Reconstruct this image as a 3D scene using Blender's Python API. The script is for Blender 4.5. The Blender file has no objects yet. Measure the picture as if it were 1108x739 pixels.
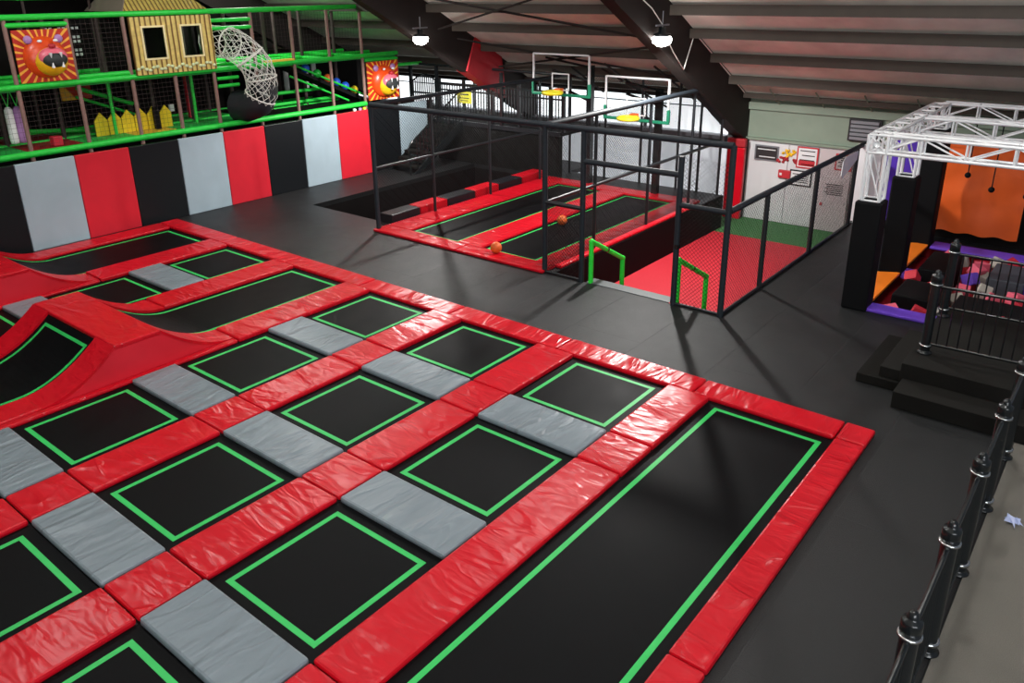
import bpy, bmesh, math, random
from mathutils import Vector, Matrix
random.seed(7)
C = bpy.context.scene.collection
PI = math.pi

# ------------------------------------------------------------------ helpers
class M:
    """collects shapes in world coordinates; build() links them as ONE mesh object"""
    def __init__(s): s.v=[]; s.f=[]; s.sm=[]
    def add(s, vs, fs, smooth=False):
        o=len(s.v); s.v+= [tuple(v) for v in vs]
        s.f+=[tuple(i+o for i in f) for f in fs]; s.sm+=[smooth]*len(fs); return s
    def box(s,x0,x1,y0,y1,z0,z1,bev=0,seg=2):
        x0,x1=min(x0,x1),max(x0,x1); y0,y1=min(y0,y1),max(y0,y1); z0,z1=min(z0,z1),max(z0,z1)
        if bev:
            b=bmesh.new(); bmesh.ops.create_cube(b,size=1)
            for v in b.verts: v.co=Vector(((x0+x1)/2+v.co.x*(x1-x0),(y0+y1)/2+v.co.y*(y1-y0),(z0+z1)/2+v.co.z*(z1-z0)))
            bmesh.ops.bevel(b,geom=b.edges[:],offset=min(bev,(x1-x0)*.45,(y1-y0)*.45,(z1-z0)*.45),segments=seg,profile=.5,affect='EDGES')
            b.verts.index_update()
            s.add([v.co[:] for v in b.verts],[[v.index for v in f.verts] for f in b.faces]); b.free(); return s
        vs=[(x,y,z) for z in (z0,z1) for y in (y0,y1) for x in (x0,x1)]
        return s.add(vs,[(0,2,3,1),(4,5,7,6),(0,1,5,4),(2,6,7,3),(0,4,6,2),(1,3,7,5)])
    def tube(s,p,q,r,n=10,r2=None,caps=True):
        p=Vector(p);q=Vector(q);d=(q-p).normalized(); r2=r if r2 is None else r2
        a=d.orthogonal().normalized(); b=d.cross(a)
        vs=[];
        for c,rr in ((p,r),(q,r2)):
            for k in range(n):
                t=2*PI*k/n+PI/n; vs.append(c+a*math.cos(t)*rr+b*math.sin(t)*rr)
        fs=[(k,(k+1)%n,n+(k+1)%n,n+k) for k in range(n)]
        s.add(vs,fs,n>6)
        if caps: s.add(vs,[tuple(range(n))[::-1],tuple(range(n,2*n))])
        return s
    def path(s,pts,r,n=8):
        """smooth tube through points"""
        pts=[Vector(p) for p in pts]; rings=[]; a=None
        for i,p in enumerate(pts):
            d=(pts[min(i+1,len(pts)-1)]-pts[max(i-1,0)]).normalized()
            a=d.orthogonal().normalized() if a is None else (a-d*a.dot(d)).normalized()
            b=d.cross(a); rr=r[i] if isinstance(r,(list,tuple)) else r
            rings.append([p+a*math.cos(2*PI*k/n)*rr+b*math.sin(2*PI*k/n)*rr for k in range(n)])
        vs=[v for R in rings for v in R]; fs=[]
        for i in range(len(pts)-1):
            for k in range(n): fs.append((i*n+k,i*n+(k+1)%n,(i+1)*n+(k+1)%n,(i+1)*n+k))
        s.add(vs,fs,True); s.add(rings[0],[tuple(range(n))[::-1]]); s.add(rings[-1],[tuple(range(n))]); return s
    def lathe(s,c,prof,n=16,axis='z'):
        vs=[];c=Vector(c)
        for r,h in prof:
            for k in range(n):
                t=2*PI*k/n; x,y=r*math.cos(t),r*math.sin(t)
                vs.append(c+(Vector((x,y,h)) if axis=='z' else Vector((x,-h,y)) if axis=='-y' else Vector((-h,x,y))))
        fs=[]
        for i in range(len(prof)-1):
            for k in range(n): fs.append((i*n+k,i*n+(k+1)%n,(i+1)*n+(k+1)%n,(i+1)*n+k))
        s.add(vs,fs,True); return s
    def ball(s,c,rx,ry=None,rz=None,n=14,m=9):
        ry=ry or rx; rz=rz or rx; vs=[];fs=[]
        for i in range(m+1):
            p=PI*i/m
            for k in range(n):
                t=2*PI*k/n; vs.append((c[0]+rx*math.sin(p)*math.cos(t),c[1]+ry*math.sin(p)*math.sin(t),c[2]+rz*math.cos(p)))
        for i in range(m):
            for k in range(n): fs.append((i*n+k,(i+1)*n+k,(i+1)*n+(k+1)%n,i*n+(k+1)%n))
        return s.add(vs,fs,True)
    def prism(s,poly,axis,a,b):
        """polygon in the plane across axis, extruded from a to b. axis y: poly=(x,z); x: (y,z); z: (x,y)"""
        def P(u,v,w): return (u,w,v) if axis=='y' else (w,u,v) if axis=='x' else (u,v,w)
        n=len(poly); vs=[P(u,v,a) for u,v in poly]+[P(u,v,b) for u,v in poly]
        return s.add(vs,[tuple(range(n)),tuple(range(n,2*n))[::-1]]+[(k,n+k,n+(k+1)%n,(k+1)%n) for k in range(n)])
    def strip(s,prof,y0,y1,th):
        """slab that follows a profile of (x,z) points, between y0 and y1, thickness th downwards"""
        n=len(prof); vs=[]
        for x,z in prof: vs+=[(x,y0,z),(x,y1,z),(x,y0,z-th),(x,y1,z-th)]
        fs=[]
        for i in range(n-1):
            a=i*4;b=a+4
            fs+=[(a,a+1,b+1,b),(a+2,b+2,b+3,a+3),(a,b,b+2,a+2),(a+1,a+3,b+3,b+1)]
        fs+=[(0,2,3,1),(n*4-4,n*4-3,n*4-1,n*4-2)]
        return s.add(vs,fs)
    def mesh(s,o,u,v,W,H,pitch=.07,r=.0032):
        """chain-link: two sets of diagonal wires in a W x H rectangle"""
        o=Vector(o);u=Vector(u);v=Vector(v)
        for sg in (1,-1):
            k=-H if sg==1 else 0; top=W if sg==1 else W+H
            while k<top:
                # line: a = k + sg*t , t in 0..H
                t0,t1=0,H
                if sg==1: t0=max(0,-k); t1=min(H,W-k)
                else: t0=max(0,k-W); t1=min(H,k)
                if t1-t0>.02: s.tube(o+u*(k+sg*t0)+v*t0,o+u*(k+sg*t1)+v*t1,r,3,caps=False)
                k+=pitch
        return s
    def build(s,name,mat,parent=None,origin=None,smooth=False):
        if origin is None: origin=wloc(parent) if parent else Vector((0,0,0))
        me=bpy.data.meshes.new(name); me.from_pydata([Vector(v)-origin for v in s.v],[],s.f); 
        me.materials.append(mat); 
        for p,q in zip(me.polygons,s.sm): p.use_smooth=q or smooth
        b=bmesh.new(); b.from_mesh(me); bmesh.ops.recalc_face_normals(b,faces=b.faces); b.to_mesh(me); b.free()
        o=bpy.data.objects.new(name,me); C.objects.link(o)
        if parent: o.parent=parent
        else: o.location=origin
        return o
    def base(s):
        xs=[v[0] for v in s.v]; ys=[v[1] for v in s.v]; zs=[v[2] for v in s.v]
        return Vector(((min(xs)+max(xs))/2,(min(ys)+max(ys))/2,min(zs)))
def wloc(o):
    p=Vector((0,0,0))
    while o: p=p+o.location; o=o.parent
    return p
def tag(o,label,cat,group=None):
    o['label']=label; o['category']=cat
    if group: o['group']=group
    return o
def T(name,label,cat,loc,group=None):
    o=bpy.data.objects.new(name,None); C.objects.link(o); o.location=loc; o.empty_display_size=.1
    return tag(o,label,cat,group)
def P(m,name,mat,parent,label=None):
    o=m.build(name,mat,parent)
    if label: o['label']=label
    return o
def O(m,name,mat,label,cat,group=None): return tag(m.build(name,mat,origin=m.base()),label,cat,group)
def S(m,name,mat,parent=None):
    o=m.build(name,mat,parent,None if parent else m.base())
    if not parent: o['kind']='structure'
    return o

# ------------------------------------------------------------------ materials
def srgb(r,g,b):
    f=lambda c:(c/255/12.92 if c/255<=.04045 else ((c/255+.055)/1.055)**2.4)
    return (f(r),f(g),f(b),1)
class N:
    def __init__(s,name):
        s.m=bpy.data.materials.new(name); s.m.use_nodes=True; s.t=s.m.node_tree
        s.b=s.t.nodes['Principled BSDF']; s.x=None
    def n(s,t,**k):
        a=s.t.nodes.new(t)
        for q,v in k.items():
            if q in a.inputs.keys() : a.inputs[q].default_value=v
            else: setattr(a,q,v)
        return a
    def l(s,a,o,b,i): s.t.links.new(a.outputs[o],b.inputs[i])
    def coord(s,scale=(1,1,1),rand=True):
        tc=s.n('ShaderNodeTexCoord'); mp=s.n('ShaderNodeMapping'); mp.inputs['Scale'].default_value=scale
        s.l(tc,'Object',mp,'Vector')
        if rand:
            oi=s.n('ShaderNodeObjectInfo'); ml=s.n('ShaderNodeMath',operation='MULTIPLY'); ml.inputs[1].default_value=37.
            s.l(oi,'Random',ml,0); s.l(ml,0,mp,'Location')
        return mp
def plain(name,col,rough=.5,metal=0.,spec=.5):
    k=N(name); k.b.inputs['Base Color'].default_value=col; k.b.inputs['Roughness'].default_value=rough
    k.b.inputs['Metallic'].default_value=metal; k.b.inputs['Specular IOR Level'].default_value=spec
    return k
def varied(name,col,rough=.5,var=.25,scale=6.,bump=0.,bscale=40.,metal=0.,spec=.5,rv=0.):
    """base colour broken up by noise, with an optional fine bump"""
    k=plain(name,col,rough,metal,spec); c=k.coord()
    nz=k.n('ShaderNodeTexNoise',Scale=scale,Detail=4.); k.l(c,0,nz,'Vector')
    mx=k.n('ShaderNodeMix',data_type='RGBA'); mx.inputs[6].default_value=tuple(x*(1-var) for x in col[:3])+(1,); mx.inputs[7].default_value=tuple(min(1,x*(1+var)) for x in col[:3])+(1,)
    k.l(nz,0,mx,0); k.l(mx,2,k.b,'Base Color')
    if rv:
        mr=k.n('ShaderNodeMapRange'); mr.inputs[3].default_value=rough-rv; mr.inputs[4].default_value=rough+rv; k.l(nz,0,mr,0); k.l(mr,0,k.b,'Roughness')
    if bump:
        n2=k.n('ShaderNodeTexNoise',Scale=bscale,Detail=3.); k.l(c,0,n2,'Vector')
        bp=k.n('ShaderNodeBump',Strength=bump); bp.inputs['Distance'].default_value=.01; k.l(n2,0,bp,'Height'); k.l(bp,0,k.b,'Normal')
    return k
def vinyl(name,col,rough=.33,wr=.8,sc=(1.3,3.2,1)):
    """padded PVC: thin creases and soft folds by bump"""
    k=plain(name,col,rough,spec=.32); c=k.coord(sc); prev=None
    soft=k.n('ShaderNodeTexNoise',Scale=1.6,Detail=2.,Distortion=.6); k.l(c,0,soft,'Vector')
    mk=k.n('ShaderNodeTexNoise',Scale=1.1,Detail=1.); k.l(c,0,mk,'Vector'); mr=k.n('ShaderNodeMapRange'); mr.inputs[1].default_value=.38; mr.inputs[2].default_value=.68; mr.inputs[3].default_value=.1; k.l(mk,0,mr,0)
    for scale,dist,w in ((.55,.9,11.),(1.2,.7,12.)):
        a=k.n('ShaderNodeTexNoise',Scale=scale,Detail=1.2,Distortion=dist); k.l(c,0,a,'Vector')
        d=k.n('ShaderNodeMath',operation='SUBTRACT'); d.inputs[1].default_value=.5; k.l(a,0,d,0)
        e=k.n('ShaderNodeMath',operation='ABSOLUTE'); k.l(d,0,e,0)
        f=k.n('ShaderNodeMath',operation='MULTIPLY',use_clamp=True); f.inputs[1].default_value=w; k.l(e,0,f,0)
        g=k.n('ShaderNodeMath',operation='SUBTRACT'); g.inputs[0].default_value=1.; k.l(f,0,g,1); gm=k.n('ShaderNodeMath',operation='MULTIPLY'); k.l(g,0,gm,0); k.l(mr,0,gm,1); g=gm
        h=k.n('ShaderNodeMath',operation='MULTIPLY_ADD'); h.inputs[1].default_value=.5 if prev is None else .3; k.l(g,0,h,0)
        k.l(prev or soft,0,h,2); prev=h
    bp=k.n('ShaderNodeBump',Strength=wr); bp.inputs['Distance'].default_value=.026; k.l(prev,0,bp,'Height'); k.l(bp,0,k.b,'Normal')
    mx=k.n('ShaderNodeMix',data_type='RGBA'); mx.inputs[6].default_value=tuple(x*.88 for x in col[:3])+(1,); mx.inputs[7].default_value=tuple(min(1,x*1.12) for x in col[:3])+(1,)
    k.l(soft,0,mx,0); k.l(mx,2,k.b,'Base Color'); return k.m
RED=vinyl('red_vinyl',srgb(203,14,33),.3,.9,(3.2,1.3,1)); REDB=vinyl('red_border_vinyl',srgb(203,14,33),.3,.9,(1.3,3.2,1)); GREY=vinyl('grey_vinyl',srgb(124,136,144),.36,.9,(1.1,3.4,1)); BLKV=vinyl('black_vinyl',srgb(24,27,32),.4,.25)
REDW=vinyl('red_wall_vinyl',srgb(214,36,52),.45,.1); GREYW=vinyl('grey_wall_vinyl',srgb(166,184,194),.45,.1); BLKW=vinyl('black_wall_vinyl',srgb(13,17,21),.45,.1)
PURP=vinyl('purple_vinyl',srgb(112,72,205),.4,.2); PURPD=vinyl('purple_wall_vinyl',srgb(84,50,175),.45,.15); ORG=vinyl('orange_vinyl',srgb(255,130,36),.4,.2)
def bedmat():
    k=varied('trampoline_bed',srgb(10,11,13),.5,.5,2.5,.15,260.,spec=.07,rv=.08); return k.m
BED=bedmat()
GREEN=varied('green_tape',srgb(40,196,92),.5,.12,9.).m
def rubber(name,c,sc=9.,br=None):
    k=varied(name,c,.46,.3,sc,.5,120.,spec=.3,rv=.08)
    if br:   # seams between the mats
        cc=k.coord(rand=False); b=k.n('ShaderNodeTexBrick',Scale=1.); b.inputs['Mortar Size'].default_value=.012
        b.inputs['Brick Width'].default_value=br[0]; b.inputs['Row Height'].default_value=br[1]; k.l(cc,0,b,'Vector')
        bp=k.n('ShaderNodeBump',Strength=.8,invert=True); bp.inputs['Distance'].default_value=.01; k.l(b,'Fac',bp,'Height')
        old=[l for l in k.t.links if l.to_socket==k.b.inputs['Normal']][0]; k.t.links.new(old.from_socket,bp.inputs['Normal']); k.l(bp,0,k.b,'Normal')
    return k.m
FLOOR=rubber('black_rubber_floor',srgb(33,34,35),3.,(2.4,1.2)); CARPET=varied('speckled_carpet',srgb(112,108,100),.9,.5,160.,.5,200.).m
STEPM=varied('dark_step_carpet',srgb(28,27,25),.85,.5,120.,.5,200.,spec=.12).m
REDFL=varied('red_court_turf',srgb(200,34,50),.7,.15,30.,.3,200.).m; GRNFL=varied('green_court_turf',srgb(58,120,62),.8,.2,60.,.3,200.).m
STEEL=varied('black_powder_steel',srgb(24,27,31),.42,.2,12.,spec=.5).m; STEEL2=plain('gloss_black_paint',srgb(24,28,30),.22).m
WIRE=plain('dark_wire',srgb(16,17,19),.6,spec=.2).m; SLEEVE=varied('dark_foam_sleeve',srgb(34,40,46),.6,.2,15.,spec=.25).m
GFOAM=varied('green_foam_sleeve',srgb(40,225,60),.5,.15,12.).m; GPLAY=varied('green_play_foam',srgb(36,205,66),.5,.25,9.).m
BROWN=varied('brown_post_foam',srgb(140,108,100),.65,.25,10.).m; BRND=varied('brown_dark_foam',srgb(62,48,46),.7,.25,10.).m
DARK=varied('dark_panel',srgb(18,14,14),.8,.3,3.,spec=.12).m; BLACKWALL=varied('black_painted_wall',srgb(20,19,18),.8,.2,4.,spec=.1).m
BLACKPAD=varied('black_block',srgb(12,12,14),.75,.2,5.,spec=.15).m; DKGREY=varied('dark_grey_block',srgb(62,66,74),.7,.2,20.).m
WHITE=varied('white_wall_paint',srgb(214,214,216),.55,.06,2.).m; UPPER=varied('pale_green_sheet',srgb(128,142,126),.6,.2,1.5).m
PINKW=varied('white_board',srgb(196,184,186),.55,.06,2.).m
def roofmat():
    k=varied('fibre_roof_sheet',srgb(228,224,212),.8,.3,1.6,.4,9.)
    return k.m
ROOF=roofmat(); BEAM=varied('dark_brown_beam',srgb(38,32,30),.7,.25,3.,spec=.2).m; PURLIN=varied('brown_purlin',srgb(62,54,46),.7,.25,3.).m
ALU=varied('bright_aluminium',srgb(236,238,240),.3,.04,20.,metal=.1).m; CHROME=plain('bright_metal',srgb(205,208,210),.2,1.).m
YEL=varied('yellow_plastic',srgb(235,205,40),.4,.1,6.).m; YELM=varied('yellow_mat',srgb(235,195,60),.6,.2,6.).m
REDM=varied('dark_red_mat',srgb(165,22,34),.6,.2,6.).m; GRNM=varied('green_mat',srgb(40,190,80),.6,.25,6.).m
HOOPY=plain('yellow_rim_foam',srgb(240,225,40),.45).m; HOOPG=plain('green_board_padding',srgb(20,130,95),.45).m; ORANGE=varied('orange_ball',srgb(225,100,35),.55,.2,20.,.4,150.).m
ORBALL=ORANGE; LABEL_Y=plain('yellow_sign',srgb(225,220,60),.5).m; INK=plain('dark_ink',srgb(40,34,36),.6).m; PAPER=plain('white_paper',srgb(228,228,230),.6).m
SIGNR=plain('red_sign',srgb(190,40,50),.5).m; GREYP=plain('grey_metal',srgb(128,130,136),.5,.4).m; STRIPG=varied('worn_grey_strip',srgb(92,98,100),.5,.2,12.).m
BLUE=plain('blue_plastic',srgb(40,95,215),.35).m; GRNB=plain('green_plastic',srgb(40,190,70),.35).m; PINK=plain('pink_foam',srgb(232,96,120),.6).m; LGREY=varied('light_grey_foam',srgb(176,170,160),.7,.15,20.).m
REDF=varied('red_foam',srgb(205,36,56),.65,.15,20.).m; PURF=varied('purple_foam',srgb(126,84,215),.65,.15,20.).m; WHT=plain('white_plastic',srgb(240,240,240),.4).m
SHADEG=varied('grey_roof_shade',srgb(128,118,106),.8,.15,4.).m; ROPE=varied('white_net_rope',srgb(225,222,215),.7,.15,20.).m
def emit(name,col,st):
    k=N(name); k.b.inputs['Base Color'].default_value=col; k.b.inputs['Emission Color'].default_value=col; k.b.inputs['Emission Strength'].default_value=st; return k.m
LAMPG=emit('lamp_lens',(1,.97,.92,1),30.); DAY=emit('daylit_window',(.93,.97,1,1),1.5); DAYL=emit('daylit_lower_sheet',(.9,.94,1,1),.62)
def glass():
    k=N('clear_board'); k.b.inputs['Base Color'].default_value=(.9,.95,.95,1); k.b.inputs['Roughness'].default_value=.05
    k.b.inputs['Transmission Weight'].default_value=1.; k.b.inputs['IOR'].default_value=1.02; return k.m
CLEAR=glass()
def bamboo(name,c1,c2,sc,axis='X'):
    k=plain(name,c1,.55); c=k.coord(rand=False)
    w=k.n('ShaderNodeTexWave',Scale=sc,Distortion=.6); w.bands_direction=axis; k.l(c,0,w,'Vector')
    r=k.n('ShaderNodeValToRGB'); r.color_ramp.elements[0].position=.05; r.color_ramp.elements[0].color=c2; r.color_ramp.elements[1].position=.45; r.color_ramp.elements[1].color=c1
    k.l(w,'Fac' if 'Fac' in w.outputs else 1,r,0)
    nz=k.n('ShaderNodeTexNoise',Scale=14.); k.l(c,0,nz,'Vector'); mx=k.n('ShaderNodeMix',data_type='RGBA',blend_type='MULTIPLY'); mx.inputs[0].default_value=.45
    k.l(r,0,mx,6); k.l(nz,0,mx,7); k.l(mx,2,k.b,'Base Color')
    bp=k.n('ShaderNodeBump',Strength=.5); bp.inputs['Distance'].default_value=.02; k.l(w,1,bp,'Height'); k.l(bp,0,k.b,'Normal'); return k.m
BAMBOO=bamboo('bamboo_canes',srgb(240,212,120),srgb(120,84,30),2.6); THATCH=bamboo('thatch_straw',srgb(205,180,90),srgb(110,85,40),3.2)
def rays(name):
    k=plain(name,(1,.4,.05,1),.5); tc=k.n('ShaderNodeTexCoord'); sp=k.n('ShaderNodeSeparateXYZ'); k.l(tc,'Object',sp,0)
    at=k.n('ShaderNodeMath',operation='ARCTAN2'); k.l(sp,2,at,0); k.l(sp,0,at,1)
    ml=k.n('ShaderNodeMath',operation='MULTIPLY'); ml.inputs[1].default_value=26.; k.l(at,0,ml,0); sn=k.n('ShaderNodeMath',operation='SINE'); k.l(ml,0,sn,0)
    r=k.n('ShaderNodeValToRGB'); e=r.color_ramp.elements; e[0].position=.35; e[0].color=srgb(190,40,20); e[1].position=.65; e[1].color=srgb(250,180,60); k.l(sn,0,r,0); k.l(r,0,k.b,'Base Color'); return k.m
MANE=rays('striped_mane'); LFACE=varied('red_orange_gloss',srgb(225,75,25),.3,.15,4.).m; LMUZ=varied('yellow_gloss',srgb(240,185,30),.3,.12,4.).m; LPINK=plain('pink_gloss',srgb(235,110,130),.3).m
LMOUTH=plain('dark_mouth',srgb(45,50,50),.6).m; LEAR=plain('lilac_ear',srgb(180,130,190),.4).m

# ------------------------------------------------------------------ camera
yaw,pit,rol=math.radians(38.92),math.radians(20.15),math.radians(-.71)
fw=Vector((math.cos(yaw)*math.cos(pit),math.sin(yaw)*math.cos(pit),-math.sin(pit))); rt=Vector((math.sin(yaw),-math.cos(yaw),0)); up=rt.cross(fw)
r2=rt*math.cos(rol)+up*math.sin(rol); u2=-rt*math.sin(rol)+up*math.cos(rol)
cd=bpy.data.cameras.new('camera'); cam=bpy.data.objects.new('camera',cd); C.objects.link(cam)
cam.matrix_world=Matrix(((r2.x,u2.x,-fw.x,0),(r2.y,u2.y,-fw.y,0),(r2.z,u2.z,-fw.z,5.),(0,0,0,1)))
cd.sensor_width=36; cd.lens=36*860.8/1108; cd.shift_y=-66.66/1108; cd.clip_end=200; cd.clip_start=.05
bpy.context.scene.camera=cam

# ------------------------------------------------------------------ setting
ZR=-.85                                                        # level of the sunken red court
m=M()
for b in [(-10,11.3,-2,17.9),(11.3,20,15.9,17.9),(11.3,11.85,13.2,15.9),(11.3,17.95,12.95,13.2),(11.3,18.7,8.2,12.95),(-10,22,17.9,27),(11.3,13.0,-2,4.82),(13.0,18,3.4,4.82),(17.45,20,-2,3.4)]:
    m.box(b[0],b[1],b[2],b[3],-.12,0)
m.box(17.95,20,12.95,15.9,-.12,0)
S(m,'floor',FLOOR)
S(M().box(-2,9.8,-2,.5,0,.012),'floor',CARPET)
S(M().box(11.3,18.3,4.82,8.25,ZR-.1,ZR),'floor',REDFL)
S(M().box(18.3,20,4.0,9.3,ZR-.1,ZR),'floor',GRNFL)
S(M().box(13.0,17.45,-2,3.4,-.75,-.65),'floor',DARK)
S(M().box(11.85,17.95,13.2,15.9,-1.2,-1.1),'floor',DARK)
S(M().box(11.3,18.7,8.17,8.25,ZR,-.005),'wall_court_side',BLACKPAD)                     # black side of the sunken court
S(M().box(11.22,11.3,4.82,8.25,ZR,-.005),'wall_court_front',BLACKPAD)
S(M().box(11.3,18.3,4.74,4.82,ZR,-.005),'wall_court_right',BLACKPAD)
S(M().box(18.62,18.7,8.25,12.95,ZR,-.12),'wall_lane_end',BLACKPAD)
S(M().box(11.85,17.95,15.9,15.98,-1.1,-.12).box(11.85,17.95,13.12,13.2,-1.1,-.12).box(11.77,11.85,13.2,15.9,-1.1,-.12).box(17.95,18.03,13.2,15.9,-1.1,-.12),'wall_pit',DARK)
S(M().box(11.3,11.55,5.75,7.4,0,.012),'trim_1',STRIPG)                                     # worn strip at the head of the steps
for i in range(3): 
    S(M().box(11.32+.3*i,11.62+.3*i,5.75,7.4,ZR,-.21*(i+1)),'trim_%d'%(2+i),STEPM)
# long eaves wall x = 20
S(M().box(20,20.15,-2,27,ZR,1.28),'wall_back',WHITE)
S(M().box(20,20.15,-2,8.4,1.28,2.3),'wall_back_upper',UPPER)
S(M().box(20.02,20.15,8.7,27,2.15,2.4),'trim_5',BEAM)
S(M().box(19.9,20,-2,8.3,1.25,1.31),'trim_6',UPPER)
S(M().box(19.8,20,8.75,27,1.05,1.28),'trim_7',GREYP)
wi=1
for a,b in [(8.75,11.2),(11.3,13.8),(13.9,15.05),(15.6,17.6),(17.7,19.3),(19.4,21.9),(22,24.5)]:
    w=S(M().box(20.04,20.08,a,b,1.3,2.15),'window_%d'%wi,DAY); wi+=1
    S(M().box(20.0,20.1,a-.06,a,1.28,2.2).box(20.0,20.1,b,b+.04,1.28,2.2).box(20,20.1,a,b,1.95,1.98),'window_frame',GREYP,w)
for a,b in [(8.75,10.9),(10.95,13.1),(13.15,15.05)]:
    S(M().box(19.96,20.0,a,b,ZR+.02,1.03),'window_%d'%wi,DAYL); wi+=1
# roof: two slopes from the eaves to the ridge
def zr(x): return 2.27+.53*(20-x) if x>5 else 2.27+.53*(x+10)
for i,(xa,xb) in enumerate([(20.2,5),(5,-10.2)]):
    mm=M().prism([(xa,zr(xa)),(xb,zr(xb)),(xb,zr(xb)+.06),(xa,zr(xa)+.06)],'y',-2.2,27.2); S(mm,'ceiling',ROOF)
S(M().prism([(-10.2,0),(20.15,0),(20.15,2.3),(5,10.2),(-10.2,2.3)],'y',27,27.2),'wall_gable',DARK)
t=8
for x in (19.55,18.6,17.5,16.4,15.45,14.4,13.3,12.2,11.1,10.,8.8,7.6,6.4):
    S(M().box(x-.06,x+.06,-2,27,zr(x)-.24 if x<19 else zr(x)-.16,zr(x)-.04),'trim_%d'%t,PURLIN); t+=1
def rafter(y,w=.3):
    return M().prism([(20.2,2.2),(14.,zr(14)-.02),(5,zr(5)-.02),(5,zr(5)-1.),(13.5,4.62),(16.2,3.2),(18,2.25),(19.1,1.62),(19.8,1.28),(20.2,1.28)],'y',y-w/2,y+w/2)
for y in (8.35,15.3,22.2):
    S(rafter(y),'trim_%d'%t,BEAM); t+=1
    S(M().box(19.78,20.0,y-.2,y+.2,ZR,1.28),'trim_%d'%t,BEAM); t+=1
rp=T('column_padding','red padding wrapped round the steel column beside the white boarded wall','padding',(19.7,8.35,ZR))
P(M().box(19.66,19.8,8.35-.24,8.35+.24,ZR,1.05,.03),'pad',RED,rp); P(M().box(19.64,19.8,8.35-.25,8.35+.25,1.06,1.28,.03),'top_wrap',REDM,rp)
O(M().prism([(16.85,2.86),(17.25,3.77),(17.65,3.56),(18.35,3.18),(18.55,1.95),(18.4,1.98)],'y',15.1,15.5),'beam_padding',REDM,'red padding wrapped round the roof beam above the black picket railing','padding')
# steel cross rods in the roof
for a,b in [((16.2,8.6,3.8),(18.6,16.3,2.7)),((18.6,8.6,2.75),(16.2,16.3,3.9)),((13.6,8.6,5.2),(16.2,16.3,3.8)),((16.2,8.6,3.85),(13.6,16.3,5.2)),((19.6,9.6,2.2),(17.4,9.6,3.2)),((19.6,11,2.2),(17.4,11,3.2)),((19.6,10.3,1.9),(18.2,11.6,3.0)),((19.6,12.4,2.2),(18,12.4,3.0))]:
    S(M().tube(a,b,.028,6),'trim_%d'%t,BEAM); t+=1
# end panels of the lit glazing strip between wall and roof on the right
for y in (7.4,6.3,5.2,4.1):
    S(M().tube((19.9,y,2.2),(19.2,y+.02,2.62),.02,6),'trim_%d'%t,UPPER); t+=1
S(M().box(19.9,20,-2,8.2,2.02,2.2),'trim_%d'%t,UPPER); t+=1
# boards on the white wall
for i,(a,b) in enumerate([(7.78,7.08),(7.06,6.32),(6.3,5.5),(5.48,4.7)]):
    S(M().box(19.965,20,b,a,ZR+.02,1.2),'trim_%d'%t,PINKW if i>1 else WHITE); t+=1
d=S(M().box(19.93,19.965,5.5,6.22,ZR+.01,.55),'door_1',PINKW); S(M().box(19.9,19.93,6.08,6.14,-.2,-.12),'door_handle',CHROME,d)

# ------------------------------------------------------------------ trampoline court
XC=[(7.10,8.58),(4.91,6.45),(2.75,4.28),(.6,2.13)]               # squares along x, far to near
XG=[(6.45,7.10),(4.28,4.91),(2.13,2.75),(-.05,.6)]               # pads between them
FR=(8.58,9.03)
YR={'A':(4.30,5.80),'B':(6.45,7.95),'C':(8.60,10.12),'E':(12.92,14.5)}
ordn=['first','second','third','fourth','fifth','sixth','seventh','eighth']
def bedpart(root,x0,x1,y0,y1,inset=.12,gw=.055,open_near=False):
    P(M().box(x0,x1,y0,y1,.002,.014),'bed',BED,root)
    a,b,c,d=x0+(-1 if open_near else inset),x1-inset,y0+inset,y1-inset; g=M(); z0,z1=.0142,.0162
    g.box(b-gw,b,c,d,z0,z1)
    if not open_near: g.box(a,a+gw,c,d,z0,z1)
    a2=x0 if open_near else a
    a2+=0 if open_near else gw; g.box(a2,b-gw,c,c+gw,z0,z1).box(a2,b-gw,d-gw,d,z0,z1)
    P(g,'border_line',GREEN,root,'green border line')
RN={'A':'row beside the long trampoline','B':'middle row','C':'row before the nearer ramp','E':'back row between the ramps'}
for r,(y0,y1) in YR.items():
    for i,(x0,x1) in enumerate(XC):
        q=T('square_trampoline','square black trampoline, %s from the far border, %s'%(ordn[i],RN[r]),'trampoline',((x0+x1)/2,(y0+y1)/2,0),'square trampolines of the court')
        bedpart(q,x0,x1,y0,y1)
    for i,(x0,x1) in enumerate(XG):
        O(M().box(x0,x1,y0+.012,y1-.012,.002,.06+random.uniform(.015,.03),.026),'grey_pad',GREY,'grey vinyl pad, %s from the far border, %s'%(ordn[i],RN[r]),'pad','grey pads between the square trampolines')
q=T('long_trampoline','long black trampoline with green border at the right edge of the court','trampoline',(4.5,2.9,0))
bedpart(q,-1.6,8.58,2.13,3.70)
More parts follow.
